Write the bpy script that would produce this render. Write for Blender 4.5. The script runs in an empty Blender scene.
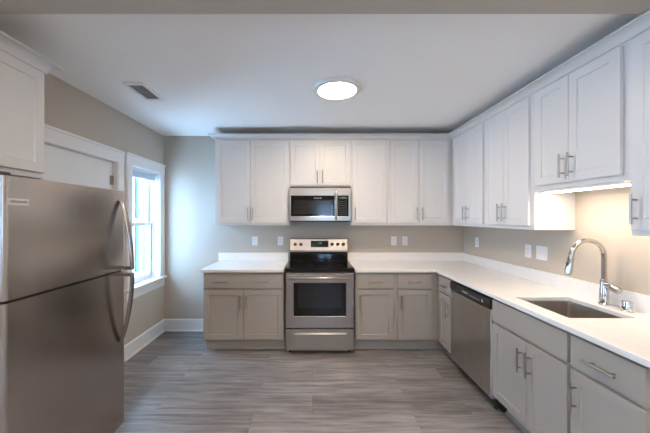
import bpy, bmesh, math, random
from mathutils import Vector, Matrix
random.seed(7)
PI = math.pi
C = bpy.context.scene.collection
S = bpy.context.scene

# ---------------------------------------------------------------- camera
XL, XR, CEIL = -1.97, 2.00, 2.58          # left wall, right wall, ceiling height; back wall is y = 0
CAM_Y, CAM_Z, FPX = -3.80, 1.50, 287.0
cam = bpy.data.cameras.new('camera')
cam.sensor_width = 36.0
cam.lens = FPX * 36.0 / 650.0
cam.shift_x = (325.0 - 312.5) / 650.0
cam.shift_y = (217.5 - 216.5) / 650.0
cam.clip_start = 0.05
camo = bpy.data.objects.new('camera', cam)
camo.location = (0, CAM_Y, CAM_Z)
camo.rotation_euler = (PI / 2, 0, 0)
C.objects.link(camo)
S.camera = camo

# ---------------------------------------------------------------- world, exposure
SKY = 5.6
w = bpy.data.worlds.new('sky'); S.world = w; w.use_nodes = True
bg = w.node_tree.nodes['Background']
bg.inputs[0].default_value = (0.40, 0.66, 1.0, 1)
bg.inputs[1].default_value = SKY
S.view_settings.view_transform = 'Standard'
S.view_settings.look = 'None'
S.view_settings.gamma = 1.0
S.view_settings.exposure = 2.02
S.view_settings.use_curve_mapping = False
S.cycles.use_denoising = True
S.cycles.denoiser = 'OPENIMAGEDENOISE'
S.cycles.denoising_prefilter = 'ACCURATE'
S.cycles.use_adaptive_sampling = False
S.cycles.max_bounces = 10
S.cycles.diffuse_bounces = 6
S.cycles.glossy_bounces = 4
S.cycles.transparent_max_bounces = 8
S.cycles.caustics_reflective = False
S.cycles.caustics_refractive = False
S.cycles.sample_clamp_indirect = 6.0

sun = bpy.data.lights.new('sun', 'SUN'); sun.energy = .4; sun.angle = .02; sun.color = (1, .93, .85)
suno = bpy.data.objects.new('sun', sun); suno.rotation_euler = (math.radians(-12), math.radians(32), 0); C.objects.link(suno)
LAMP_E = 30.0            # kitchen ceiling disc lamp, emission strength
FILL_E = 33.0  # strength of the added, unseen fill lamps behind the camera
LAMP_COL = (1.0, 0.81, 0.61, 1)
UNDER_E = 8.5           # under-cabinet bar
# ---------------------------------------------------------------- materials
def mat(name, col, rough=.5, metal=0, spec=.5, emit=None, es=0, coat=0):
    m = bpy.data.materials.new(name); m.use_nodes = True
    p = m.node_tree.nodes['Principled BSDF']
    p.inputs['Base Color'].default_value = (*col, 1)
    p.inputs['Roughness'].default_value = rough
    p.inputs['Metallic'].default_value = metal
    p.inputs['Specular IOR Level'].default_value = spec
    if coat: p.inputs['Coat Weight'].default_value = coat
    if emit:
        p.inputs['Emission Color'].default_value = (*emit[:3], 1)
        p.inputs['Emission Strength'].default_value = es
    return m
def nn(m, t, **kw):
    n = m.node_tree.nodes.new(t)
    for k, v in kw.items(): setattr(n, k, v)
    return n
def add_noise(m, scale, amount, vec=(1, 1, 1), bump=0.0, rough=None, detail=3):
    """gentle procedural variation of the base colour and a fine bump"""
    nt = m.node_tree; p = nt.nodes['Principled BSDF']
    tc = nn(m, 'ShaderNodeTexCoord'); mp = nn(m, 'ShaderNodeMapping')
    mp.inputs['Scale'].default_value = vec
    nt.links.new(tc.outputs['Object'], mp.inputs['Vector'])
    nz = nn(m, 'ShaderNodeTexNoise'); nz.inputs['Scale'].default_value = scale; nz.inputs['Detail'].default_value = detail
    nt.links.new(mp.outputs[0], nz.inputs['Vector'])
    c = p.inputs['Base Color'].default_value[:]
    mx = nn(m, 'ShaderNodeMix', data_type='RGBA')
    mx.inputs[6].default_value = tuple(v * (1 - amount) for v in c[:3]) + (1,)
    mx.inputs[7].default_value = tuple(min(1, v * (1 + amount)) for v in c[:3]) + (1,)
    nt.links.new(nz.outputs[0], mx.inputs[0]); nt.links.new(mx.outputs[2], p.inputs['Base Color'])
    if rough:
        mr = nn(m, 'ShaderNodeMapRange'); mr.inputs[3].default_value = rough[0]; mr.inputs[4].default_value = rough[1]
        nt.links.new(nz.outputs[0], mr.inputs[0]); nt.links.new(mr.outputs[0], p.inputs['Roughness'])
    if bump:
        b = nn(m, 'ShaderNodeBump'); b.inputs['Strength'].default_value = bump; b.inputs['Distance'].default_value = .002
        nt.links.new(nz.outputs[0], b.inputs['Height']); nt.links.new(b.outputs[0], p.inputs['Normal'])
    return m
M = {}
M['wall'] = add_noise(mat('wall_paint', (.515, .453, .382), .75, spec=.3), 60, .015, bump=.05)
M['ceil'] = add_noise(mat('ceiling_paint', (.94, .91, .87), .9, spec=.2), 40, .01)
M['trim'] = add_noise(mat('white_trim_paint', (.78, .78, .77), .35), 30, .01)
M['white'] = add_noise(mat('white_cabinet_lacquer', (.69, .68, .67), .38), 30, .01)
M['greige'] = add_noise(mat('greige_cabinet_lacquer', (.36, .325, .285), .42), 30, .012)
M['nickel'] = add_noise(mat('brushed_nickel', (.40, .37, .34), .3, 1), 200, .05, (1, 1, 8))
M['chrome'] = mat('polished_chrome', (.62, .61, .60), .10, 1)
M['steel'] = add_noise(mat('brushed_stainless_steel', (.56, .53, .50), .30, 1), 90, .03, (3, 3, .05), rough=(.24, .34))
M['steelh'] = mat('horizontally_brushed_stainless', (.37, .34, .315), .26, 1)
M['fridge'] = add_noise(mat('fridge_stainless_steel', (.50, .462, .43), .24, 1), 50, .02, (4, 4, .05), rough=(.21, .26))
M['handle_steel'] = mat('darker_handle_steel', (.36, .33, .305), .24, 1)
M['black'] = mat('black_plastic', (.012, .012, .013), .35)
M['glass_black'] = mat('black_ceramic_glass', (.005, .005, .006), .06, spec=.35)
M['dark'] = mat('dark_grey_plastic', (.05, .05, .052), .5)
M['screen'] = mat('smoked_window_glass', (.018, .017, .017), .12, spec=.3)
M['plate'] = mat('white_outlet_plastic', (.80, .80, .82), .35)
M['slot'] = mat('dark_slot', (.05, .05, .05), .6)
M['green'] = mat('green_display_digits', (.04, .15, .06), .4, emit=(.25, 1.0, .35), es=.12)
M['print'] = mat('pale_print', (.62, .62, .63), .5)
M['ink'] = mat('dark_print', (.04, .04, .045), .5)
M['lamp'] = mat('lamp_diffuser', (.9, .9, .9), .5, emit=LAMP_COL, es=LAMP_E)
M['fill_lamp'] = mat('fill_lamp_diffuser', (.9, .9, .9), .5, emit=LAMP_COL, es=FILL_E)
M['under'] = mat('under_cabinet_diffuser', (.9, .9, .9), .5, emit=(1, .83, .64), es=UNDER_E)
M['dullgrey'] = mat('grey_louvre_paint', (.32, .32, .33), .5)
M['blind'] = mat('blind_slats', (.72, .76, .80), .5)

def quartz():
    m = mat('white_quartz', (.80, .79, .77), .22)
    nt = m.node_tree; p = nt.nodes['Principled BSDF']
    tc = nn(m, 'ShaderNodeTexCoord')
    n1 = nn(m, 'ShaderNodeTexNoise'); n1.inputs['Scale'].default_value = 160; n1.inputs['Detail'].default_value = 2
    n2 = nn(m, 'ShaderNodeTexNoise'); n2.inputs['Scale'].default_value = 3.0; n2.inputs['Detail'].default_value = 6; n2.inputs['Distortion'].default_value = 1.2
    for n in (n1, n2): nt.links.new(tc.outputs['Object'], n.inputs['Vector'])
    r = nn(m, 'ShaderNodeValToRGB'); e = r.color_ramp.elements
    e[0].position = .34; e[0].color = (.745, .73, .705, 1); e[1].position = .46; e[1].color = (.80, .79, .775, 1)
    nt.links.new(n1.outputs[0], r.inputs[0])
    r2 = nn(m, 'ShaderNodeValToRGB'); e = r2.color_ramp.elements
    e[0].position = .49; e[0].color = (1, 1, 1, 1); e[1].position = .51; e[1].color = (1, 1, 1, 1)
    x = r2.color_ramp.elements.new(.50); x.color = (.94, .93, .92, 1)
    nt.links.new(n2.outputs[0], r2.inputs[0])
    mx = nn(m, 'ShaderNodeMix', data_type='RGBA', blend_type='MULTIPLY'); mx.inputs[0].default_value = 1
    nt.links.new(r.outputs[0], mx.inputs[6]); nt.links.new(r2.outputs[0], mx.inputs[7])
    nt.links.new(mx.outputs[2], p.inputs['Base Color'])
    return m
M['quartz'] = quartz()

def planks():
    m = mat('grey_vinyl_planks', (.25, .22, .21), .33)
    nt = m.node_tree; p = nt.nodes['Principled BSDF']; L = nt.links
    tc = nn(m, 'ShaderNodeTexCoord')
    br = nn(m, 'ShaderNodeTexBrick'); br.offset = .37; br.offset_frequency = 2
    br.inputs['Scale'].default_value = 1
    br.inputs['Brick Width'].default_value = 1.22; br.inputs['Row Height'].default_value = .23
    br.inputs['Mortar Size'].default_value = .0012; br.inputs['Mortar Smooth'].default_value = .2
    br.inputs['Color1'].default_value = (0, 0, 0, 1); br.inputs['Color2'].default_value = (1, 1, 1, 1)
    br.inputs['Mortar'].default_value = (.5, .5, .5, 1)
    L.new(tc.outputs['Object'], br.inputs['Vector'])
    # shift the grain from plank to plank
    sx = nn(m, 'ShaderNodeVectorMath', operation='SCALE'); sx.inputs['Scale'].default_value = 7.3
    L.new(br.outputs['Color'], sx.inputs[0])
    ad = nn(m, 'ShaderNodeVectorMath', operation='ADD'); L.new(tc.outputs['Object'], ad.inputs[0]); L.new(sx.outputs[0], ad.inputs[1])
    mp = nn(m, 'ShaderNodeMapping'); mp.inputs['Scale'].default_value = (1.1, 12, 1); L.new(ad.outputs[0], mp.inputs['Vector'])
    g = nn(m, 'ShaderNodeTexNoise'); g.inputs['Scale'].default_value = 2.2; g.inputs['Detail'].default_value = 8; g.inputs['Roughness'].default_value = .62
    L.new(mp.outputs[0], g.inputs['Vector'])
    mp2 = nn(m, 'ShaderNodeMapping'); mp2.inputs['Scale'].default_value = (2.5, 120, 1); L.new(ad.outputs[0], mp2.inputs['Vector'])
    g2 = nn(m, 'ShaderNodeTexNoise'); g2.inputs['Scale'].default_value = 1.6; g2.inputs['Detail'].default_value = 3
    L.new(mp2.outputs[0], g2.inputs['Vector'])
    a1 = nn(m, 'ShaderNodeMath', operation='MULTIPLY_ADD'); a1.inputs[1].default_value = .34
    L.new(g2.outputs[0], a1.inputs[0]); L.new(g.outputs[0], a1.inputs[2])
    bw = nn(m, 'ShaderNodeRGBToBW'); L.new(br.outputs['Color'], bw.inputs[0])
    a2 = nn(m, 'ShaderNodeMath', operation='MULTIPLY_ADD'); a2.inputs[1].default_value = .11
    L.new(bw.outputs[0], a2.inputs[0]); L.new(a1.outputs[0], a2.inputs[2])
    r = nn(m, 'ShaderNodeValToRGB'); e = r.color_ramp.elements
    e[0].position = .46; e[0].color = (.095, .083, .081, 1)
    e[1].position = .90; e[1].color = (.33, .302, .295, 1)
    x = e.new(.67); x.color = (.195, .176, .17, 1)
    L.new(a2.outputs[0], r.inputs[0])
    mx = nn(m, 'ShaderNodeMix', data_type='RGBA'); mx.inputs[7].default_value = (.07, .06, .055, 1)
    mf = nn(m, 'ShaderNodeMath', operation='MULTIPLY'); mf.inputs[1].default_value = .6
    L.new(br.outputs['Fac'], mf.inputs[0]); L.new(mf.outputs[0], mx.inputs[0]); L.new(r.outputs[0], mx.inputs[6])
    L.new(mx.outputs[2], p.inputs['Base Color'])
    b = nn(m, 'ShaderNodeBump'); b.inputs['Strength'].default_value = .12; b.inputs['Distance'].default_value = .002
    L.new(a1.outputs[0], b.inputs['Height']); L.new(b.outputs[0], p.inputs['Normal'])
    return m
M['floor'] = planks()

def pane_mat():
    m = bpy.data.materials.new('clear_window_glass'); m.use_nodes = True
    nt = m.node_tree; nt.nodes.remove(nt.nodes['Principled BSDF'])
    t = nn(m, 'ShaderNodeBsdfTransparent'); t.inputs[0].default_value = (.95, .98, 1, 1)
    g = nn(m, 'ShaderNodeBsdfGlossy'); g.inputs['Roughness'].default_value = .02
    lw = nn(m, 'ShaderNodeLayerWeight'); pw = nn(m, 'ShaderNodeMath', operation='POWER'); pw.inputs[1].default_value = 5
    nt.links.new(lw.outputs['Facing'], pw.inputs[0])
    f = nn(m, 'ShaderNodeMath', operation='MULTIPLY_ADD'); f.inputs[1].default_value = .8; f.inputs[2].default_value = .04
    nt.links.new(pw.outputs[0], f.inputs[0])
    mx = nn(m, 'ShaderNodeMixShader')
    nt.links.new(f.outputs[0], mx.inputs[0]); nt.links.new(t.outputs[0], mx.inputs[1]); nt.links.new(g.outputs[0], mx.inputs[2])
    nt.links.new(mx.outputs[0], nt.nodes['Material Output'].inputs[0])
    return m
M['pane'] = pane_mat()
def brick_mat():
    m = mat('pinkish_brick', (.5, .3, .25), .9)
    nt = m.node_tree
    tc = nn(m, 'ShaderNodeTexCoord'); mp = nn(m, 'ShaderNodeMapping'); mp.inputs['Rotation'].default_value = (PI / 2, 0, PI / 2)
    sp = nn(m, 'ShaderNodeSeparateXYZ'); cb = nn(m, 'ShaderNodeCombineXYZ')
    nt.links.new(tc.outputs['Object'], sp.inputs[0]); nt.links.new(sp.outputs[1], cb.inputs[0]); nt.links.new(sp.outputs[2], cb.inputs[1])
    br = nn(m, 'ShaderNodeTexBrick'); br.inputs['Scale'].default_value = 1
    br.inputs['Brick Width'].default_value = .21; br.inputs['Row Height'].default_value = .075; br.inputs['Mortar Size'].default_value = .008
    br.inputs['Color1'].default_value = (.30, .15, .12, 1); br.inputs['Color2'].default_value = (.22, .11, .09, 1); br.inputs['Mortar'].default_value = (.33, .28, .26, 1)
    nt.links.new(cb.outputs[0], br.inputs['Vector']); nt.links.new(br.outputs['Color'], nt.nodes['Principled BSDF'].inputs['Base Color'])
    return m
M['brick'] = brick_mat()

# ---------------------------------------------------------------- mesh helpers
class MB:
    def __init__(s): s.bm = bmesh.new()
    def box(s, x0, x1, y0, y1, z0, z1):
        v = [s.bm.verts.new(p) for p in ((x0,y0,z0),(x1,y0,z0),(x1,y1,z0),(x0,y1,z0),(x0,y0,z1),(x1,y0,z1),(x1,y1,z1),(x0,y1,z1))]
        for f in ((0,3,2,1),(4,5,6,7),(0,1,5,4),(1,2,6,5),(2,3,7,6),(3,0,4,7)): s.bm.faces.new([v[i] for i in f])
        return s
    def rings(s, rings, cap0=True, cap1=True, close=False):
        vr = [[s.bm.verts.new(p) for p in r] for r in rings]
        n = len(vr[0]); seq = list(zip(vr, vr[1:])) + ([(vr[-1], vr[0])] if close else [])
        for a, b in seq:
            for i in range(n): s.bm.faces.new((a[i], a[(i+1) % n], b[(i+1) % n], b[i]))
        if not close:
            if cap0: s.bm.faces.new(vr[0][::-1])
            if cap1: s.bm.faces.new(vr[-1])
        return s
    def panel(s, x0, x1, z0, z1, prof):
        """a front seen from -y: prof is (inset, y) from the back edge round to the centre"""
        return s.rings([[(x0+i, y, z0+i), (x1-i, y, z0+i), (x1-i, y, z1-i), (x0+i, y, z1-i)] for i, y in prof])
    def tube(s, pts, r, seg=12):
        pts = [Vector(p) for p in pts]; rr = r if isinstance(r, (list, tuple)) else [r] * len(pts)
        up = None; rings = []
        for i, p in enumerate(pts):
            t = (pts[min(i+1, len(pts)-1)] - pts[max(i-1, 0)]).normalized()
            if up is None:
                up = Vector((0,0,1)) if abs(t.z) < .9 else Vector((1,0,0))
            a = t.cross(up).normalized(); up = a.cross(t).normalized()
            rings.append([tuple(p + rr[i] * (math.cos(k*2*PI/seg) * a + math.sin(k*2*PI/seg) * up)) for k in range(seg)])
        return s.rings(rings)
    def lathe(s, prof, origin=(0,0,0), axis='z', seg=32):
        o = Vector(origin); rings = []
        for r, h in prof:
            ring = []
            for k in range(seg):
                c, d = r * math.cos(k*2*PI/seg), r * math.sin(k*2*PI/seg)
                q = {'z': (c, d, h), 'y': (c, h, d), 'x': (h, c, d)}[axis]
                ring.append(tuple(o + Vector(q)))
            rings.append(ring)
        return s.rings(rings)
    def cells(s, us, vs, inside, w0, w1, f):
        """grid slab with holes; f(u, v, w) -> point"""
        V = {}
        def g(i, j, k):
            if (i,j,k) not in V: V[i,j,k] = s.bm.verts.new(f(us[i], vs[j], (w0, w1)[k]))
            return V[i,j,k]
        ok = lambda i, j: 0 <= i < len(us)-1 and 0 <= j < len(vs)-1 and inside((us[i]+us[i+1])/2, (vs[j]+vs[j+1])/2)
        for i in range(len(us)-1):
            for j in range(len(vs)-1):
                if not ok(i, j): continue
                for k in (0, 1): s.bm.faces.new([g(i,j,k), g(i+1,j,k), g(i+1,j+1,k), g(i,j+1,k)])
                if not ok(i-1,j): s.bm.faces.new([g(i,j,0), g(i,j+1,0), g(i,j+1,1), g(i,j,1)])
                if not ok(i+1,j): s.bm.faces.new([g(i+1,j,0), g(i+1,j+1,0), g(i+1,j+1,1), g(i+1,j,1)])
                if not ok(i,j-1): s.bm.faces.new([g(i,j,0), g(i+1,j,0), g(i+1,j,1), g(i,j,1)])
                if not ok(i,j+1): s.bm.faces.new([g(i,j+1,0), g(i+1,j+1,0), g(i+1,j+1,1), g(i,j+1,1)])
        return s
    def build(s, name, m, parent=None, bevel=0, smooth=False, seg=2):
        bmesh.ops.recalc_face_normals(s.bm, faces=s.bm.faces[:])
        me = bpy.data.meshes.new(name); s.bm.to_mesh(me); s.bm.free()
        me.materials.append(M[m] if isinstance(m, str) else m)
        o = bpy.data.objects.new(name, me); C.objects.link(o)
        if parent is not None: o.parent = parent
        if smooth:
            me.shade_smooth()
            try: me.set_sharp_from_angle(angle=math.radians(35))
            except Exception: pass
        if bevel:
            b = o.modifiers.new('bevel', 'BEVEL'); b.width = bevel; b.segments = seg; b.limit_method = 'ANGLE'; b.angle_limit = math.radians(40)
            b.harden_normals = False
        return o
def thing(name, label, cat, loc=(0,0,0), rz=0, group=None):
    o = bpy.data.objects.new(name, None); C.objects.link(o)
    o.location = loc; o.rotation_euler = (0, 0, rz); o.empty_display_size = .1
    return tag(o, label, cat, group)
def tag(o, label, cat, group=None):
    o['label'] = label; o['category'] = cat
    if group: o['group'] = group
    return o
def struct(o, label=None):
    o['kind'] = 'structure'
    if label: o['label'] = label
    return o
def snode(name, label=None):
    o = bpy.data.objects.new(name, None); C.objects.link(o); return struct(o, label)
def text(name, s, size, m, parent, loc, rot, depth=.0004, align='CENTER'):
    cu = bpy.data.curves.new(name, 'FONT'); cu.body = s; cu.size = size; cu.extrude = depth; cu.align_x = align; cu.align_y = 'CENTER'
    t = bpy.data.objects.new(name, cu); C.objects.link(t)
    bpy.context.view_layer.update()
    me = bpy.data.meshes.new_from_object(t.evaluated_get(bpy.context.evaluated_depsgraph_get()))
    C.objects.unlink(t); bpy.data.objects.remove(t)
    me.materials.clear(); me.materials.append(M[m])
    o = bpy.data.objects.new(name, me); C.objects.link(o); o.parent = parent; o.location = loc; o.rotation_euler = rot
    return o

# ---------------------------------------------------------------- room shell
Y1 = -7.6                                     # rear wall of the room the kitchen opens to
WT = .16
struct(MB().box(XL-WT, XR+WT, Y1-WT, WT, -.06, 0).build('floor', 'floor'), 'grey brown wood-look plank floor')
struct(MB().box(XL-WT, XR+WT, Y1-WT, WT, CEIL, CEIL+.1).build('ceiling', 'ceil'), 'smooth white ceiling')
struct(MB().box(XL-WT, XR+WT, 0, WT, 0, CEIL).build('wall_back', 'wall'), 'painted back wall behind the range')
struct(MB().box(XR, XR+WT, Y1, 0, 0, CEIL).build('wall_right', 'wall'), 'painted right wall over the sink')
DY0, DY1, DZ = -1.742, -.93, 2.055            # door opening
WY0, WY1, WZ0, WZ1 = -.685, -.124, .735, 2.065  # window opening
SW = (-5.05, -4.0, .85, 2.1)                    # side window of the room behind
def inside_left(y, z):
    if DY0 < y < DY1 and z < DZ: return False
    if WY0 < y < WY1 and WZ0 < z < WZ1: return False
    if SW[0] < y < SW[1] and SW[2] < z < SW[3]: return False
    return True
struct(MB().cells([Y1, SW[0], SW[1], DY0, DY1, WY0, WY1, 0], sorted([0, SW[2], WZ0, DZ, WZ1, SW[3], CEIL]), inside_left, XL-WT, XL,
       lambda y, z, x: (x, y, z)).build('wall_left', 'wall'), 'painted left wall with door and window')
RW = (.20, .80, .9, 2.05)
struct(MB().cells([XL, RW[0], RW[1], XR], [0, RW[2], RW[3], CEIL], lambda x, z: not (RW[0] < x < RW[1] and RW[2] < z < RW[3]), Y1-WT, Y1,
       lambda x, z, y: (x, y, z)).build('wall_rear', 'wall'), 'wall behind the camera')
struct(MB().box(XL, XR, -2.68, -2.383, 2.505, CEIL).build('trim_1', 'wall'), 'dropped header across the kitchen ceiling')

# baseboards
def baseboard(name, pts, label):
    """pts: two ends along the wall, profile leans into the room on the left-hand side of travel"""
    a, b = Vector(pts[0]), Vector(pts[1]); d = (b - a).normalized(); n = Vector((-d.y, d.x))
    prof = [(0, 0), (.028, 0), (.028, .012), (.016, .022), (.015, .145), (.008, .16), (0, .16)]
    r = [[(p.x + n.x*o, p.y + n.y*o, z) for o, z in prof] for p in (a, b)]
    struct(MB().rings(r).build(name, 'trim'), label)
baseboard('baseboard_back', ((-1.215, 0), (XL, 0)), 'white baseboard under the back wall')
baseboard('baseboard_left', ((XL, 0), (XL, -.815)), 'white baseboard under the window')
baseboard('baseboard_left.001', ((XL, -1.86), (XL, Y1)), 'white baseboard behind the fridge')
baseboard('baseboard_right', ((XR, Y1), (XR, -2.75)), 'white baseboard of the room behind')
baseboard('baseboard_rear', ((XL, Y1), (XR, Y1)), 'white baseboard under the rear windows')

# door_1
d = snode('door_1', 'white door in the left wall behind the fridge')
mb = MB(); X0 = XL - .03
lv = [[0, 0]]
mb2 = MB()
def lx(x, y, z): return (x, y, z)
# slab with one recessed panel, front facing +x
def panel_x(mb, y0, y1, z0, z1, prof):
    return mb.rings([[(x, y0+i, z0+i), (x, y1-i, z0+i), (x, y1-i, z1-i), (x, y0+i, z1-i)] for i, x in prof])
panel_x(mb2, DY0+.004, DY1-.004, .01, DZ-.004, [(0, XL-.075), (0, XL-.032), (.002, XL-.03)])
mb2.build('door_slab', 'trim', d)
c = MB()
def casing(mb, y0, y1, z0, z1, wd, head):
    for a, b in ((y0-wd, y0), (y1, y1+wd)):
        mb.box(XL, XL+.018, a, b, z0, z1)
        mb.box(XL+.018, XL+.024, a+.012, b-.012, z0, z1)
    mb.box(XL, XL+.022, y0-wd-.0, y1+wd+.0, z1, z1+head)
    mb.box(XL, XL+.030, y0-wd-.006, y1+wd+.0, z1+head-.022, z1+head)
casing(c, DY0, DY1, 0, DZ, .105, .125)
c.build('door_casing', 'trim', d)
j = MB(); j.box(XL-WT, XL, DY0, DY0+.003, 0, DZ).box(XL-WT, XL, DY1-.003, DY1, 0, DZ).box(XL-WT, XL, DY0, DY1, DZ-.003, DZ)
j.build('door_jamb', 'trim', d)
for z in (.25, 1.02, 1.87):
    h = MB(); h.tube([(XL-.022, DY1-.006, z-.045), (XL-.022, DY1-.006, z+.045)], .008); h.box(XL-.0295, XL-.026, DY1-.04, DY1-.006, z-.045, z+.045)
    h.build('door_hinge', 'nickel', d)

# kitchen window
wn = snode('window_1', 'white double-hung window with a raised blind in the left wall')
c = MB()
for a, b in ((-.785, WY0), (WY1, -.012)):
    c.box(XL, XL+.018, a, b, WZ0, WZ1); c.box(XL+.018, XL+.024, a+.012, b-.012, WZ0, WZ1)
c.box(XL, XL+.022, -.785, -.012, WZ1, WZ1+.125); c.box(XL, XL+.030, -.79, -.004, WZ1+.103, WZ1+.125)
c.build('window_casing', 'trim', wn)
MB().box(XL-.11, XL+.055, -.81, -.004, WZ0-.026, WZ0+.004).build('window_stool', 'trim', wn, bevel=.006)
MB().box(XL, XL+.018, -.785, -.012, WZ0-.125, WZ0-.028).build('window_apron', 'trim', wn, bevel=.003)
j = MB(); j.box(XL-WT, XL, WY0, WY0+.006, WZ0, WZ1).box(XL-WT, XL, WY1-.006, WY1, WZ0, WZ1).box(XL-WT, XL, WY0, WY1, WZ1-.006, WZ1)
j.box(XL-.075, XL-.06, WY0, WY0+.02, WZ0, WZ1).box(XL-.075, XL-.06, WY1-.02, WY1, WZ0, WZ1)
j.build('window_jamb', 'trim', wn)
def sash(x0, x1, z0, z1, y0, y1, st, bot, parent):
    f = MB().cells([y0, y0+st, y1-st, y1], [z0, z0+bot, z1-.04, z1], lambda y, z: not (y0+st < y < y1-st and z0+bot < z < z1-.04), x0, x1, lambda y, z, x: (x, y, z)).build('window_sash', 'trim', parent, bevel=.004)
    xm = (x0+x1)/2
    MB().box(xm-.002, xm+.002, y0+st, y1-st, z0+bot, z1-.04).build('window_pane', 'pane', f)
    return f
sash(XL-.145, XL-.115, 1.40, WZ1-.006, WY0+.008, WY1-.008, .045, .04, wn)
lo = sash(XL-.11, XL-.08, WZ0+.0045, 1.44, WY0+.008, WY1-.008, .045, .06, wn)
MB().box(XL-.08, XL-.066, -.42, -.37, 1.432, 1.445).build('sash_lock', 'trim', lo, bevel=.003)
bl = thing('window_blind', 'pale mini blind drawn up at the top of the window', 'blind', (XL-.045, (WY0+WY1)/2, 2.055))
MB().box(-.015, .015, -.262, .262, -.028, 0).build('head_rail', 'blind', bl, bevel=.003)
b = MB()
for k in range(12): b.box(-.013, .013, -.26, .26, -.034-k*.0045, -.032-k*.0045)
b.build('slats', 'blind', bl)
MB().box(-.012, .012, -.26, .26, -.098, -.086).build('bottom_rail', 'blind', bl, bevel=.003)
# windows of the room behind
for n, (vert, a0, a1, z0, z1) in enumerate(((True, *SW), (False, *RW))):
    wv = snode('window_%d' % (n+2), 'window of the room behind the camera')
    pt = (lambda y, z, x: (x, y, z)) if vert else (lambda u, z, y: (u, y, z))
    base = XL if vert else Y1
    am = (a0+a1)/2
    ok = lambda u, z: not ((a0+.05 < u < am-.03 or am+.03 < u < a1-.05) and z0+.05 < z < z1-.05)
    f = MB().cells([a0, a0+.05, am-.03, am+.03, a1-.05, a1], [z0, z0+.05, z1-.05, z1], ok, base-.10, base-.06, pt).build('window_frame', 'trim', wv)
    MB().cells([a0+.05, am-.03, am+.03, a1-.05], [z0+.05, z1-.05], lambda u, z: abs(u-am) > .03, base-.082, base-.078, pt).build('window_pane', 'pane', f)
    ok2 = lambda u, z: not (a0 < u < a1 and z0 < z < z1)
    MB().cells([a0-.1, a0, a1, a1+.1], [z0-.1, z0, z1, z1+.12], ok2, base, base+.02, pt).build('window_casing', 'trim', wv)

# the house next door, seen through the kitchen window
nb = thing('neighbouring_house', 'pink brick house wall outside with tall white framed window', 'building', (-4.9, 3, -3))
bx = MB().cells([-.8, .60, 2.1, 8], [0, 2.9, 6.2, 7.6], lambda y, z: not (.60 < y < 2.1 and 2.9 < z < 6.2), -.3, 0, lambda y, z, x: (x, y, z)).build('house_wall', 'brick', nb)
fr = MB().cells([.60, .72, .98, 1.06, 1.30, 1.38, 2.02, 2.1], [2.9, 2.98, 4.35, 4.47, 6.12, 6.2],
     lambda y, z: not ((.72 < y < .98 or 1.06 < y < 1.30 or 1.38 < y < 2.02) and (2.98 < z < 4.35 or 4.47 < z < 6.12)), -.12, .03, lambda y, z, x: (x, y, z)).build('house_window', mat('pale_blue_grey_frame', (.22, .27, .32), .6), nb)
MB().box(-.08, -.07, .62, 2.08, 2.92, 6.18).build('house_window_pane', mat('bluish_outdoor_glass', (.03, .06, .10), .3), fr)

# ---------------------------------------------------------------- cabinets
def pull(parent, x, z, vertical=True, L=.155, y=0, name='handle'):
    b = MB(); o = .034
    e = (0, 0, L/2) if vertical else (L/2, 0, 0)
    c0 = Vector((x, y-o, z)); e = Vector(e)
    b.tube([c0-e, c0+e], .0062, 12)
    for s in (-.62, .62):
        q = c0 + e*s; b.tube([q, (q.x, y, q.z)], .0048, 10)
    return b.build(name, 'nickel', parent, smooth=True)
SH = [(0, .02), (0, .0015), (.0015, 0), (.056, 0), (.0605, .0075)]
SL = [(0, .02), (0, .002), (.002, 0)]
def front(root, kind, x0, x1, z0, z1, m, fy, pulls=()):
    """fy: y of the face frame; doors stand 2 cm proud of it"""
    b = MB(); b.panel(x0, x1, z0, z1, [(i, fy-.0205+y) for i, y in (SH if kind == 'door' else SL)])
    o = b.build({'door': 'door', 'drawer': 'drawer', 'false': 'false_drawer_front'}[kind], m, root)
    for (px, pz, v) in pulls: pull(o, px, pz, v, y=fy-.0205)
    return o
def face_frame(b, x0, x1, z0, z1, fy, holes):
    us = sorted({x0, x1, *[h[0] for h in holes], *[h[1] for h in holes]}); vs = sorted({z0, z1, *[h[2] for h in holes], *[h[3] for h in holes]})
    return b.cells(us, vs, lambda u, v: not any(h[0] < u < h[1] and h[2] < v < h[3] for h in holes), fy, fy+.019, lambda u, v, y: (u, y, v))
def cabinet(name, label, loc, rz, w, z0, z1, depth, m, fronts, toe=False, hollow=False, extra=0, cat='cabinet', group=None):
    """local frame: back on y=0, front faces -y, width along +x. extra widens the carcass past w (blind corner)"""
    r = thing(name, label, cat, loc, rz, group)
    b = MB(); fy = -depth; W = w+extra
    if hollow:
        b.box(0, .018, fy+.019, 0, z0, z1).box(w-.018, w, fy+.019, 0, z0, z1).box(.018, w-.018, fy+.019, 0, z0, z0+.018).box(.018, w-.018, -.01, 0, z0+.018, z1)
    else:
        b.box(0, W, fy+.019, 0, z0, z1)
    b.build('carcass', m, r)
    f = MB()
    if toe is not None and hollow:
        face_frame(f, 0, w, z0, z1, fy, [(.04, w-.04, z0+.04, z0+.54), (.04, w-.04, z0+.58, z1-.04)])
    else:
        f.box(0, W if extra else w, fy, fy+.019, z0, z1)
    f.build('face_frame', m, r, bevel=.001)
    if toe:
        t = MB(); t.box(0, W, fy+.10, fy+.115, 0, z0)
        t.rings([[(x, fy+.10, 0), (x, fy+.086, 0), (x, fy+.0865, .008), (x, fy+.09, .014), (x, fy+.10, .018)] for x in (0, W)])
        t.build('toe_kick', m, r)
    for a in fronts: front(r, a[0], a[1], a[2], a[3], a[4], m, fy, a[5] if len(a) > 5 else ())
    return r
BZ0, BZ1 = .135, .895
DT, DB = .878, .718          # drawer front top / bottom
OT, OB = .70, .15           # base door top / bottom
HZ = OT - .055 - .0775
DM = .79
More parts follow.
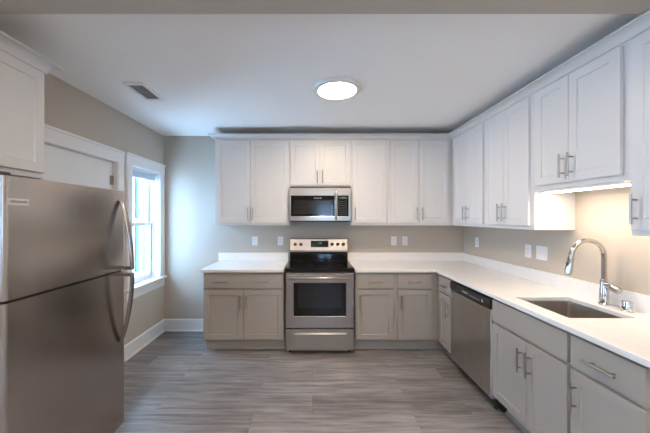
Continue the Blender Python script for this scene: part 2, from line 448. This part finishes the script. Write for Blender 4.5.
# back run, base
bx0 = -1.213
def rel(x0, *v): return [q - x0 for q in v]
cabinet('base_cabinet', 'wide greige base cabinet left of the range with two-pull drawer', (bx0, 0, 0), 0, .897, BZ0, BZ1, .61, 'greige', [
    ('drawer', .008, .889, DB, DT, [(.208, DM, False), (.657, DM, False)]),
    ('door', .008, .449, OB, OT, [(.449-.033, HZ, True)]),
    ('door', .453, .889, OB, OT, [(.453+.033, HZ, True)])], toe=True)
bx1 = .475
cabinet('base_cabinet', 'narrow greige base cabinet just right of the range', (bx1, 0, 0), 0, .446, BZ0, BZ1, .61, 'greige', [
    ('drawer', .012, .423, DB, DT, [(.22, DM, False)]),
    ('door', .012, .423, OB, OT, [(.012+.033, HZ, True)])], toe=True)
bx2 = .921
cabinet('base_cabinet', 'greige base cabinet at the inner corner, second one to the right of the range', (bx2, 0, 0), 0, XR-bx2-.002, BZ0, BZ1, .61, 'greige', [
    ('drawer', .022, .402, DB, DT, [(.205, DM, False)]),
    ('door', .022, .402, OB, OT, [(.022+.033, HZ, True)])], toe=True)
# right run, base: local x runs towards the camera
R90 = -PI/2
ya = -.632
cabinet('base_cabinet', 'very narrow greige cabinet between corner and dishwasher', (XR, ya, 0), R90, .325, BZ0, BZ1, .61, 'greige', [
    ('drawer', .055, .315, DB, DT, [(.185, DM, False)]),
    ('door', .055, .315, OB, OT, [(.315-.033, HZ, True)])], toe=True)
yb = -1.603
cabinet('sink_base_cabinet', 'two-door greige base cabinet under the sink', (XR, yb, 0), R90, .662, BZ0, BZ1, .61, 'greige', [
    ('false', .010, .650, DB, DT),
    ('door', .010, .354, OB, OT, [(.354-.033, HZ, True)]),
    ('door', .358, .650, OB, OT, [(.358+.033, HZ, True)])], toe=True, hollow=True)
yc = -2.266
cabinet('base_cabinet', 'greige base cabinet nearest the camera, one drawer over one door', (XR, yc, 0), R90, .40, BZ0, BZ1, .61, 'greige', [
    ('drawer', .010, .355, DB, DT, [(.185, DM, False)]),
    ('door', .010, .355, OB, OT, [(.010+.033, HZ, True)])], toe=True)

# uppers
UZ0, UZ1 = 1.405, 2.452
UT, UB = 2.432, 1.436
UH = UB + .03 + .0775
ux0 = -1.185
cabinet('wall_cabinet', 'two-door white wall cabinet at the left end of the back run', (ux0, 0, 0), 0, .909, UZ0, UZ1, .31, 'white', [
    ('door', .018, .432, UB, UT, [(.432-.03, UH, True)]),
    ('door', .436, .902, UB, UT, [(.436+.03, UH, True)])])
ux1 = -.276
cabinet('wall_cabinet', 'short two-door white wall cabinet above the microwave', (ux1, 0, 0), 0, .741, 1.872, UZ1, .31, 'white', [
    ('door', .010, .364, 1.888, UT, [(.364-.03, 1.888+.1, True)]),
    ('door', .368, .731, 1.888, UT, [(.368+.03, 1.888+.1, True)])])
ux2 = .465
cabinet('wall_cabinet', 'single-door white wall cabinet right of the microwave', (ux2, 0, 0), 0, .456, UZ0, UZ1, .31, 'white', [
    ('door', .017, .436, UB, UT, [(.017+.03, UH, True)])])
ux3 = .921
cabinet('wall_cabinet', 'two-door white wall cabinet on the back wall touching the corner', (ux3, 0, 0), 0, XR-ux3-.002, UZ0, UZ1, .31, 'white', [
    ('door', .022, .365, UB, UT, [(.365-.03, UH, True)]),
    ('door', .369, .722, UB, UT, [(.369+.03, UH, True)])])
va = -.332
cabinet('wall_cabinet', 'first two-door white wall cabinet on the right wall, next to the corner', (XR, va, 0), R90, .668, UZ0, UZ1, .31, 'white', [
    ('door', .062, .364, UB, UT, [(.364-.03, UH, True)]),
    ('door', .368, .650, UB, UT, [(.368+.03, UH, True)])])
vb = -1.0
cabinet('wall_cabinet', 'white wall cabinet with bright end panel beside the sink opening', (XR, vb, 0), R90, .616, UZ0, UZ1, .31, 'white', [
    ('door', .017, .283, UB, UT, [(.283-.03, UH, True)]),
    ('door', .287, .578, UB, UT, [(.287+.03, UH, True)])])
vc = -1.617
cabinet('wall_cabinet', 'raised two-door white wall cabinet above the sink', (XR, vc, 0), R90, .663, 1.700, UZ1, .31, 'white', [
    ('door', .026, .306, 1.735, UT, [(.306-.03, 1.735+.1075, True)]),
    ('door', .310, .624, 1.735, UT, [(.310+.03, 1.735+.1075, True)])])
vd = -2.281
cabinet('wall_cabinet', 'white wall cabinet nearest the camera at the right edge', (XR, vd, 0), R90, .40, UZ0, UZ1, .31, 'white', [
    ('door', .012, .380, UB, UT, [(.012+.03, UH, True)])])
# cabinet above the fridge, front faces +x
FYE = -2.050
cabinet('wall_cabinet', 'white wall cabinet above the refrigerator', (XL, FYE-.80, 0), PI/2, .80, 1.735, 2.395, .33, 'white', [
    ('door', .02, .396, 1.768, 2.372, [(.396-.03, 1.768+.1075, True)]),
    ('door', .40, .785, 1.768, 2.372, [(.40+.03, 1.768+.1075, True)])])

def sweep(path, prof, name, m):
    """mitred moulding; prof = (outward, z); outward is on the right-hand side of travel"""
    P = [Vector(p) for p in path]; rings = []
    for i, p in enumerate(P):
        ns = []
        if i > 0: d = (P[i]-P[i-1]).normalized(); ns.append(Vector((d.y, -d.x)))
        if i < len(P)-1: d = (P[i+1]-P[i]).normalized(); ns.append(Vector((d.y, -d.x)))
        n = ns[0] if len(ns) == 1 else (ns[0]+ns[1]) / (1 + ns[0].dot(ns[1]))
        rings.append([(p.x+n.x*o, p.y+n.y*o, z) for o, z in prof])
    return MB().rings(rings).build(name, m)
def cprof(zb, zt, pr):
    h = zt-zb
    pts = [(.0005, zb), (.012, zb), (.014, zb+h*.14)]
    for k in range(1, 7):
        a = k/6*PI/2
        pts.append((.014+(pr-.022)*(1-math.cos(a)), zb+h*.14+h*.66*math.sin(a)))
    pts += [(pr, zb+h*.82), (pr, zt), (.0005, zt)]
    return pts
# outward must be on the right of travel: going towards +x along the back run the outside is -y
k = sweep([(ux0, -.002), (ux0, -.31), (XR-.31, -.31), (XR-.31, -2.678)], cprof(2.447, 2.500, .068), 'crown_moulding', 'white')
tag(k, 'white crown moulding running along the tops of the back and right cabinets', 'moulding')
k = sweep([(XL+.33, FYE-.80), (XL+.33, FYE), (XL+.002, FYE)][::1], cprof(2.380, 2.445, .065), 'crown_moulding', 'white')
tag(k, 'white crown moulding on the cabinet above the refrigerator', 'moulding')

# ---------------------------------------------------------------- countertops, sink
CT0, CT1 = .896, .926
q = thing('countertop', 'white quartz countertop left of the range', 'countertop', (-1.24, 0, CT0))
MB().box(0, .921, -.65, -.001, .0, .03).build('slab', 'quartz', q, bevel=.003)
MB().box(0, .921, -.021, -.001, .0305, .140).build('backsplash', 'quartz', q, bevel=.002)
q = thing('countertop', 'long L-shaped white quartz countertop with the sink cut-out', 'countertop', (0, 0, CT0))
SX0, SX1, SY0, SY1 = 1.468, 1.855, -2.160, -1.725
XE = 1.35
def inct(x, y):
    if SX0 < x < SX1 and SY0 < y < SY1: return False
    return y > -.65 or x > XE
MB().cells([.468, XE, SX0, SX1, XR-.001], [-2.70, SY0, SY1, -.65, -.001], inct, 0, .03, lambda x, y, z: (x, y, z)).build('slab', 'quartz', q, bevel=.003)
MB().box(.468, XR-.0215, -.021, -.001, .0305, .140).build('backsplash', 'quartz', q, bevel=.002)
MB().box(XR-.021, XR-.001, -2.70, -.001, .0305, .140).build('backsplash', 'quartz', q, bevel=.002)

sk = thing('kitchen_sink', 'undermount stainless steel sink basin', 'sink', ((SX0+SX1)/2, (SY0+SY1)/2, CT0-.002))
hx, hy = (SX1-SX0)/2+.004, (SY1-SY0)/2+.004
def rr(hx, hy, r, z, n=5):
    p = []
    for cx, cy, a0 in ((hx-r, hy-r, 0), (-hx+r, hy-r, PI/2), (-hx+r, -hy+r, PI), (hx-r, -hy+r, 1.5*PI)):
        for i in range(n+1):
            a = a0 + i/n*PI/2; p.append((cx+r*math.cos(a), cy+r*math.sin(a), z))
    return p
b = MB(); b.rings([rr(hx+.012, hy+.012, .025, -.0015), rr(hx, hy, .018, 0), rr(hx-.002, hy-.002, .018, -.03), rr(hx-.006, hy-.006, .03, -.19), rr(hx-.03, hy-.03, .03, -.212), rr(.03, .03, .029, -.216),
   rr(.03, .03, .029, -.222), rr(hx-.02, hy-.02, .03, -.218), rr(hx+.002, hy+.002, .03, -.19), rr(hx+.012, hy+.012, .025, -.004)], close=True)
b.build('basin', 'steel', sk, smooth=True)
b = MB(); b.lathe([(.001, -.221), (.040, -.221), (.043, -.214), (.038, -.211), (.034, -.2155), (.001, -.2155)]); b.build('drain', 'chrome', sk, smooth=True)

fc = thing('kitchen_faucet', 'tall chrome gooseneck pull-down faucet behind the sink', 'faucet', (1.925, -1.905, CT1+.0006))
b = MB(); b.lathe([(.001, 0), (.030, 0), (.030, .006), (.025, .012), (.0235, .10), (.0205, .115), (.0205, .160), (.016, .168), (.001, .168)], seg=28); b.build('faucet_body', 'chrome', fc, smooth=True)
pts = [(0, 0, .16), (0, 0, .23), (0, 0, .315)]
R = .108
for i in range(1, 16):
    a = i/16*PI*1.04; pts.append((-R + R*math.cos(a), .0, .315 + R*math.sin(a)))
tip = pts[-1]
b = MB(); b.tube(pts, .0150, 18); b.build('gooseneck', 'chrome', fc, smooth=True)
b = MB(); dv = (Vector(pts[-1]) - Vector(pts[-2])).normalized()
dv = Vector((-.18, 0, -1)).normalized()
tp = Vector(tip)
b.tube([tp + dv*0, tp+dv*.012, tp+dv*.05, tp+dv*.10, tp+dv*.125, tp+dv*.128], [.0158, .0175, .0185, .021, .0195, .015], 18)
sh = b.build('spray_head', 'chrome', fc, smooth=True)
b = MB(); b.tube([tp+dv*.128, tp+dv*.131], [.013, .013], 16); b.build('spray_face', 'dark', sh)
b = MB(); b.box(tp.x+dv.x*.06-.0215, tp.x+dv.x*.06-.014, -.006, .006, tp.z+dv.z*.085, tp.z+dv.z*.045); b.build('spray_button', 'dark', sh, bevel=.002)
b = MB(); b.tube([(0, -.010, .132), (0, -.050, .122), (0, -.052, .1215), (0, -.094, .111), (0, -.098, .110)], [.0175, .0175, .0215, .0215, .017], 18)
b.build('valve_hub', 'chrome', fc, smooth=True)
b = MB(); b.tube([(0, -.060, .13), (-.012, -.040, .152), (-.022, -.02, .168)], [.009, .0075, .006], 12); b.build('lever_handle', 'chrome', fc, smooth=True)
ag = thing('sink_air_gap', 'short chrome air gap cylinder on the counter beside the faucet', 'air gap', (1.925, -2.045, CT1+.0006))
b = MB(); b.lathe([(.001, 0), (.027, 0), (.027, .004), (.0245, .006), (.0245, .060), (.023, .063), (.001, .063)], seg=28); b.build('cap', 'chrome', ag, smooth=True)
MB().box(-.026, -.0235, -.008, .008, .02, .03).build('outlet_slot', 'dark', ag)

# ---------------------------------------------------------------- range
RX0, RX1 = -.298, .458; RC = (RX0+RX1)/2; RW_ = RX1-RX0; hw = RW_/2
rg = thing('electric_range', 'freestanding stainless electric range with black glass cooktop', 'range', (RC, -.012, 0))
MB().box(-hw, hw, -.610, 0, .03, .905).build('body', 'dark', rg)
for sx in (-1, 1):
    for y in (-.58, -.06):
        b = MB(); b.lathe([(.018, 0), (.018, .02), (.012, .022), (.012, .032)], (sx*(hw-.05), y, 0)); b.build('foot', 'black', rg, smooth=True)
ct = MB().box(-hw-.002, hw+.002, -.655, -.055, .905, .948).build('cooktop', 'glass_black', rg, bevel=.008, seg=3)
for (x, y, r) in ((-.18, -.49, .105), (.18, -.49, .085), (-.18, -.22, .075), (.18, -.22, .105), (0, -.14, .05)):
    b = MB(); b.lathe([(r-.002, .9482), (r, .9482), (r, .9486), (r-.002, .9486)], (x, y, 0), seg=48)
    b.bm.free(); b = MB()
    b.rings([[(x+q_*math.cos(k*2*PI/48), y+q_*math.sin(k*2*PI/48), z) for k in range(48)] for q_, z in ((r-.002, .9481), (r, .9481), (r, .9486), (r-.002, .9486))], close=True)
    b.build('burner_ring', 'dark', ct)
# backguard
b = MB()
b.rings([[(x, -.060, .948), (x, 0, .948), (x, 0, 1.045), (x, -.060, 1.045)] for x in (-hw+.006, hw-.006)])
b.build('riser', 'glass_black', rg)
b = MB()
b.rings([[(x, -.072, 1.045), (x, 0, 1.045), (x, 0, 1.222), (x, -.040, 1.226), (x, -.052, 1.220), (x, -.078, 1.075), (x, -.078, 1.055)] for x in (-hw+.004, hw-.004)])
bgd = b.build('backguard', 'steelh', rg, bevel=.004)
tilt = math.atan2(.026, .145)
def onbg(x, z): # point on the sloped control face
    return (x, -.078 + (z-1.075)*.026/.145, z)
for x in (-.3035, -.231, .173, .2475, .320):
    kx, ky, kz = onbg(x, 1.152)
    e = bpy.data.objects.new('control_knob', None)
    bm = MB(); bm.lathe([(.001, 0), (.021, 0), (.021, -.006), (.017, -.010), (.0155, -.026), (.012, -.029), (.001, -.029)], axis='y', seg=24)
    bm.box(-.003, .003, -.034, -.028, -.015, .015)
    kn = bm.build('control_knob', 'black', rg, smooth=True); kn.location = (kx, ky, kz); kn.rotation_euler = (-tilt, 0, 0)
    mk = MB().box(-.0012, .0012, -.0348, -.034, .003, .014).build('pointer', 'print', kn)
dx, dy, dz = onbg(.013, 1.157)
dp = MB().box(-.115, .115, -.004, .002, -.042, .042).build('display_panel', 'glass_black', rg, bevel=.001)
dp.location = (dx, dy, dz); dp.rotation_euler = (-tilt, 0, 0)
text('clock_digits', '12:00', .026, 'green', dp, (0, -.0046, .012), (PI/2, 0, 0))
for i in range(4):
    for j_ in range(2):
        for s in (-1, 1): MB().box(s*(.045+i*.016)-.004, s*(.045+i*.016)+.004, -.0047, -.004, -.022+j_*.022, -.017+j_*.022).build('touch_button', 'dark', dp)
# oven door
dr = MB().cells([-hw+.004, -.285, .286, hw-.004], [.293, .423, .784, .895], lambda x, z: not (-.285 < x < .286 and .423 < z < .784), -.655, -.612, lambda x, z, y: (x, y, z)).build('oven_door', 'steelh', rg, bevel=.005)
wd = MB().cells([-.285, -.238, .240, .286], [.423, .510, .767, .784], lambda x, z: not (-.238 < x < .240 and .510 < z < .767), -.6545, -.640, lambda x, z, y: (x, y, z)).build('oven_window', 'glass_black', dr)
MB().box(-.238, .240, -.652, -.641, .510, .767).build('window_glass', 'screen', wd)
b = MB(); zz = .845
b.tube([(-.335, -.655, zz), (-.333, -.684, zz), (-.322, -.695, zz), (.322, -.695, zz), (.333, -.684, zz), (.335, -.655, zz)], .0125, 14)
b.build('oven_handle', 'steelh', dr, smooth=True)
for x in (-.30, -.20, -.04, .10, .24): MB().box(x-.03, x+.03, -.6562, -.655, .884, .888).build('vent_slot', 'black', dr)
text('brand_lettering', 'FRIGIDAIRE', .017, 'ink', dr, (-.305, -.6556, .806), (PI/2, 0, 0))
b = MB().panel(-hw+.004, hw-.004, .045, .283, [(0, -.612), (0, -.650), (.003, -.655)])
dw_ = b.build('storage_drawer', 'steelh', rg)
b = MB(); b.rings([[(x, -.654, .214), (x, -.672, .222), (x, -.672, .232), (x, -.654, .244)] for x in (-.29, .29)]); b.build('drawer_grip', 'steelh', dw_, bevel=.003)

# ---------------------------------------------------------------- microwave
mw = thing('microwave_oven', 'over-the-range stainless microwave with black glass door', 'microwave', (.092, -.003, 1.447))
mwh = .371
MB().box(-mwh, mwh, -.345, 0, .012, .405).build('case', 'dark', mw)
MB().box(-mwh+.01, mwh-.01, -.35, -.01, 0, .012).build('bottom_vent', 'black', mw)
fr_ = MB().cells([-mwh, -.347, .168, .189, .209, .336, mwh], [.012, .068, .311, .405],
   lambda x, z: not (.068 < z < .311 and (-.347 < x < .168 or .209 < x < .336)), -.385, -.346, lambda x, z, y: (x, y, z)).build('front_frame', 'steelh', mw, bevel=.004)
dg = MB().box(-.347, .168, -.382, -.36, .068, .311).build('door_glass', 'glass_black', mw)
MB().box(-.315, .135, -.3835, -.381, .092, .255).build('viewing_mesh', 'screen', dg)
text('brand_lettering', 'FRIGIDAIRE', .018, 'print', dg, (-.03, -.3825, .283), (PI/2, 0, 0))
cp = MB().box(.209, .336, -.382, -.36, .068, .311).build('control_panel', 'glass_black', mw)
MB().box(.222, .323, -.3832, -.381, .275, .300).build('display_window', 'dark', cp)
text('clock_digits', '12:00', .022, 'green', cp, (.2725, -.3836, .288), (PI/2, 0, 0), depth=.0002)
for i in range(4):
    for j_ in range(7): MB().box(.2255+i*.025, .2405+i*.025, -.3828, -.381, .083+j_*.026, .093+j_*.026).build('keypad_button', 'dark', cp)
b = MB(); b.tube([(.188, -.384, .035), (.188, -.412, .045), (.188, -.418, .065), (.188, -.418, .335), (.188, -.412, .355), (.188, -.384, .365)], .013, 14); b.build('door_handle', 'steelh', mw, smooth=True)

# ---------------------------------------------------------------- dishwasher (front faces -x)
dwz = thing('dishwasher', 'stainless dishwasher with black control strip under the counter', 'dishwasher', (XR, -.960, 0), R90)
W = .640
MB().box(.004, W-.004, -.58, -.02, .10, .872).build('tub', 'dark', dwz)
b = MB().panel(.004, W-.004, .105, .792, [(0, -.58), (0, -.622), (.006, -.630)]); b.build('door_panel', 'steel', dwz)
b = MB(); b.rings([[(x, -.58, .794), (x, -.628, .794), (x, -.640, .802), (x, -.640, .852), (x, -.630, .872), (x, -.58, .876)] for x in (.002, W-.002)])
cpd = b.build('control_panel', 'black', dwz, bevel=.003)
text('brand_lettering', 'FRIGIDAIRE', .020, 'print', cpd, (.275, -.6405, .832), (PI/2, 0, 0))
for i in range(6): MB().box(.355+i*.026, .368+i*.026, -.6408, -.640, .822, .828).build('control_button', 'print', cpd)
MB().box(.53, .548, -.6408, -.640, .822, .842).build('start_button', 'print', cpd)
MB().box(.006, W-.006, -.535, -.50, .0, .10).build('toe_panel', 'black', dwz)
b = MB(); b.lathe([(.012, 0), (.012, .10)], (W-.05, -.56, .004)); b.build('leveling_leg', 'black', dwz, smooth=True)

# ---------------------------------------------------------------- refrigerator (front faces +x)
FX = -1.316
fg = thing('refrigerator', 'large stainless top-freezer refrigerator beside the left wall', 'refrigerator', (XL+.035, -2.578, 0), PI/2)
# local: front faces -y, x runs away from the camera, depth d
FD = FX-(XL+.035); FW = .795
MB().box(.006, FW-.006, -FD+.075, 0, .035, 1.665).build('case', 'dark', fg, bevel=.006)
for x in (.05, FW-.05):
    for y in (-FD+.13, -.06):
        b = MB(); b.lathe([(.02, 0), (.02, .038)], (x, y, 0)); b.build('foot', 'black', fg)
def fdoor(z0, z1, name):
    n = 8; r = .020; prof = []
    yb_, yf = -FD+.068, -FD
    for i in range(n+1):
        a = i/n*PI/2; prof.append((r-r*math.sin(a) if False else r*(1-math.sin(PI/2-a)) , 0))
    sec = [(0, yb_)]
    for i in range(n+1):
        a = i/n*PI/2; sec.append((r-r*math.cos(a), yf+r-r*math.sin(a)))
    right = [(FW-x, y) for x, y in sec[::-1]]
    bow = [(FW*t, yf-.004*math.sin(PI*t)) for t in (.2, .35, .5, .65, .8)]
    sec = sec + bow + right
    b = MB(); b.rings([[(x, y, z0) for x, y in sec], [(x, y, z0+.004) for x, y in sec], [(x, y, z1-.004) for x, y in sec], [(x, y, z1) for x, y in sec]])
    return b.build(name, 'fridge', fg, smooth=True)
FG = 1.134
f1 = fdoor(FG+.006, 1.682, 'freezer_door')
f2 = fdoor(.075, FG-.006, 'fridge_door')
MB().box(.012, FW-.012, -FD+.02, -FD+.074, FG-.006, FG+.006).build('door_gasket', 'black', fg)
MB().box(.02, FW-.02, -FD+.08, -FD+.10, .0, .07).build('toe_grille', 'black', fg)
MB().box(0, .05, -FD+.02, -FD+.12, 1.6825, 1.70).build('hinge_cover', 'dark', fg, bevel=.004)
def bow_handle(door, z0, z1, flip):
    b = MB(); n = 22; rings = []
    for i in range(n+1):
        t = i/n; z = z0+(z1-z0)*t
        o = .014 + .070*math.sin(PI*(.06+.94*(t if flip else 1-t))*.62/1.0) if False else 0
        u = t if flip else 1-t               # u=0 at the split between the doors, 1 at the far end
        o = .078*math.cos(u*PI/2)**.75 if u < 1 else 0
        o = max(o, 0) * (1 if u > .0 else 1)
        wx = .017 + .004*math.sin(PI*t)
        x = FW-.055
        th = .011
        rings.append([(x+wx*math.cos(k*2*PI/12), -FD-o-.006+th*math.sin(k*2*PI/12), z) for k in range(12)])
    b.rings(rings)
    zs = z0 if flip else z1
    zz0, zz1 = (zs, zs+.022) if flip else (zs-.022, zs)
    b.box(FW-.070, FW-.040, -FD-.086, -FD+.002, zz0, zz1)
    return b.build('door_handle', 'handle_steel', door, smooth=True)
bow_handle(f1, FG+.012, 1.615, True)
bow_handle(f2, .655, FG-.012, False)
np_ = MB().box(.015, .107, -FD-.0045, -FD+.001, 1.554, 1.584).build('name_plate', 'plate', f1, bevel=.001)
np_.data.materials[0] = mat('silver_name_plate', (.62, .60, .57), .35, .3)
text('brand_lettering', 'FRIGIDAIRE', .0145, 'ink', np_, (.061, -FD-.0048, 1.5695), (PI/2, 0, 0))

# ---------------------------------------------------------------- lamps
def disc_lamp(loc, label, m, group=None):
    t = thing('ceiling_light', label, 'ceiling light', loc, 0, group)
    b = MB(); b.lathe([(.001, 0), (.200, 0), (.200, -.012), (.192, -.022), (.160, -.026), (.155, -.020), (.001, -.020)], seg=64); b.build('trim_ring', 'trim', t, smooth=True)
    b = MB(); b.lathe([(.001, -.0205), (.154, -.0205), (.151, -.025), (.12, -.029), (.06, -.031), (.001, -.0315)], seg=64); b.build('diffuser', m, t, smooth=True)
disc_lamp((.205, -1.40, CEIL), 'round flush white ceiling light in the kitchen ceiling', 'lamp')
for x, y in ((-.9, -4.6), (.9, -4.6), (.05, -6.2)):  # no known fixtures: discs added out of view as frontal fill for the kitchen
    disc_lamp((x, y, CEIL), 'added round fill light on the ceiling, unseen behind the camera', 'fill_lamp', 'added fill lights behind the camera')
ul = thing('under_cabinet_light', 'slim warm light bar under the cabinet above the sink', 'light', (XR-.25, -1.95, 1.700))
MB().box(-.05, .05, -.28, .28, -.018, 0).build('housing', 'trim', ul, bevel=.002)
MB().box(-.046, .046, -.275, .275, -.021, -.0182).build('diffuser', 'under', ul)

# ceiling register
vt = thing('ceiling_vent', 'rectangular white air register in the ceiling', 'vent', (-1.44, -1.335, CEIL))
MB().cells([-.085, -.058, .058, .085], [-.168, -.135, .135, .168], lambda x, y: not (abs(x) < .058 and abs(y) < .135), -.008, 0, lambda x, y, z: (x, y, z)).build('vent_frame', 'trim', vt, bevel=.003)
MB().box(-.058, .058, -.135, .135, -.002, 0).build('vent_backing', mat('grey_duct', (.14, .14, .14), .6), vt)
b = MB()
for i in range(9):
    x = -.050+i*.0125
    for y0, y1 in ((-.133, -.006), (.006, .133)):
        b.rings([[(x, y, -.007), (x+.0012, y, -.0075), (x+.0045, y, -.0025), (x+.0033, y, -.0022)] for y in (y0, y1)])
b.box(-.058, .058, -.005, .005, -.008, -.002)
b.build('louvres', 'dullgrey', vt)

# ---------------------------------------------------------------- outlets and switches
def wall_plate(kind, loc, rz, label, gangs=1, group=None):
    t = thing({'outlet': 'wall_outlet', 'switch': 'light_switch'}[kind], label, {'outlet': 'outlet', 'switch': 'light switch'}[kind], loc, rz, group)
    W_ = .072 + .046*(gangs-1)
    MB().panel(-W_/2, W_/2, -.059, .059, [(0, -.0005), (0, -.004), (.003, -.0065)]).build('cover_plate', 'plate', t)
    for g in range(gangs):
        x = (g-(gangs-1)/2)*.046
        if kind == 'outlet':
            for z in (-.0195, .0195):
                r = MB().box(x-.016, x+.016, -.0085, -.006, z-.014, z+.014).build('receptacle', 'plate', t, bevel=.003)
                s = MB()
                for q_ in (-.006, .006): s.box(x+q_-.001, x+q_+.001, -.0088, -.0084, z-.002, z+.007)
                s.box(x-.002, x+.002, -.0088, -.0084, z-.010, z-.006); s.build('slots', 'slot', r)
        else:
            f = MB(); f.rings([[(x-.0165, -.006, -.033), (x+.0165, -.006, -.033), (x+.0165, -.006, .033), (x-.0165, -.006, .033)],
                               [(x-.0165, -.0115, -.033), (x+.0165, -.0115, -.033), (x+.0165, -.0075, .033), (x-.0165, -.0075, .033)]])
            f.build('rocker', 'plate', t)
OZ = 1.19
wall_plate('outlet', (-.762, 0, OZ), 0, 'white outlet on the back wall left of the range, farther from the range')
wall_plate('outlet', (-.424, 0, OZ), 0, 'white outlet on the back wall nearest the range, left side')
wall_plate('outlet', (1.075, 0, OZ), 0, 'white back wall outlet just right of the range, under the single-door cabinet')
wall_plate('outlet', (1.220, 0, OZ), 0, 'white back wall outlet closest to the inner corner of the counters')
wall_plate('outlet', (XR, -.315, OZ+.01), R90, 'white right wall outlet farthest from the sink, nearest the corner')
wall_plate('outlet', (XR, -1.142, OZ), R90, 'single white outlet on the right wall beside the double switch')
wall_plate('switch', (XR, -1.298, OZ), R90, 'double white switch plate on the right wall near the faucet', gangs=2)
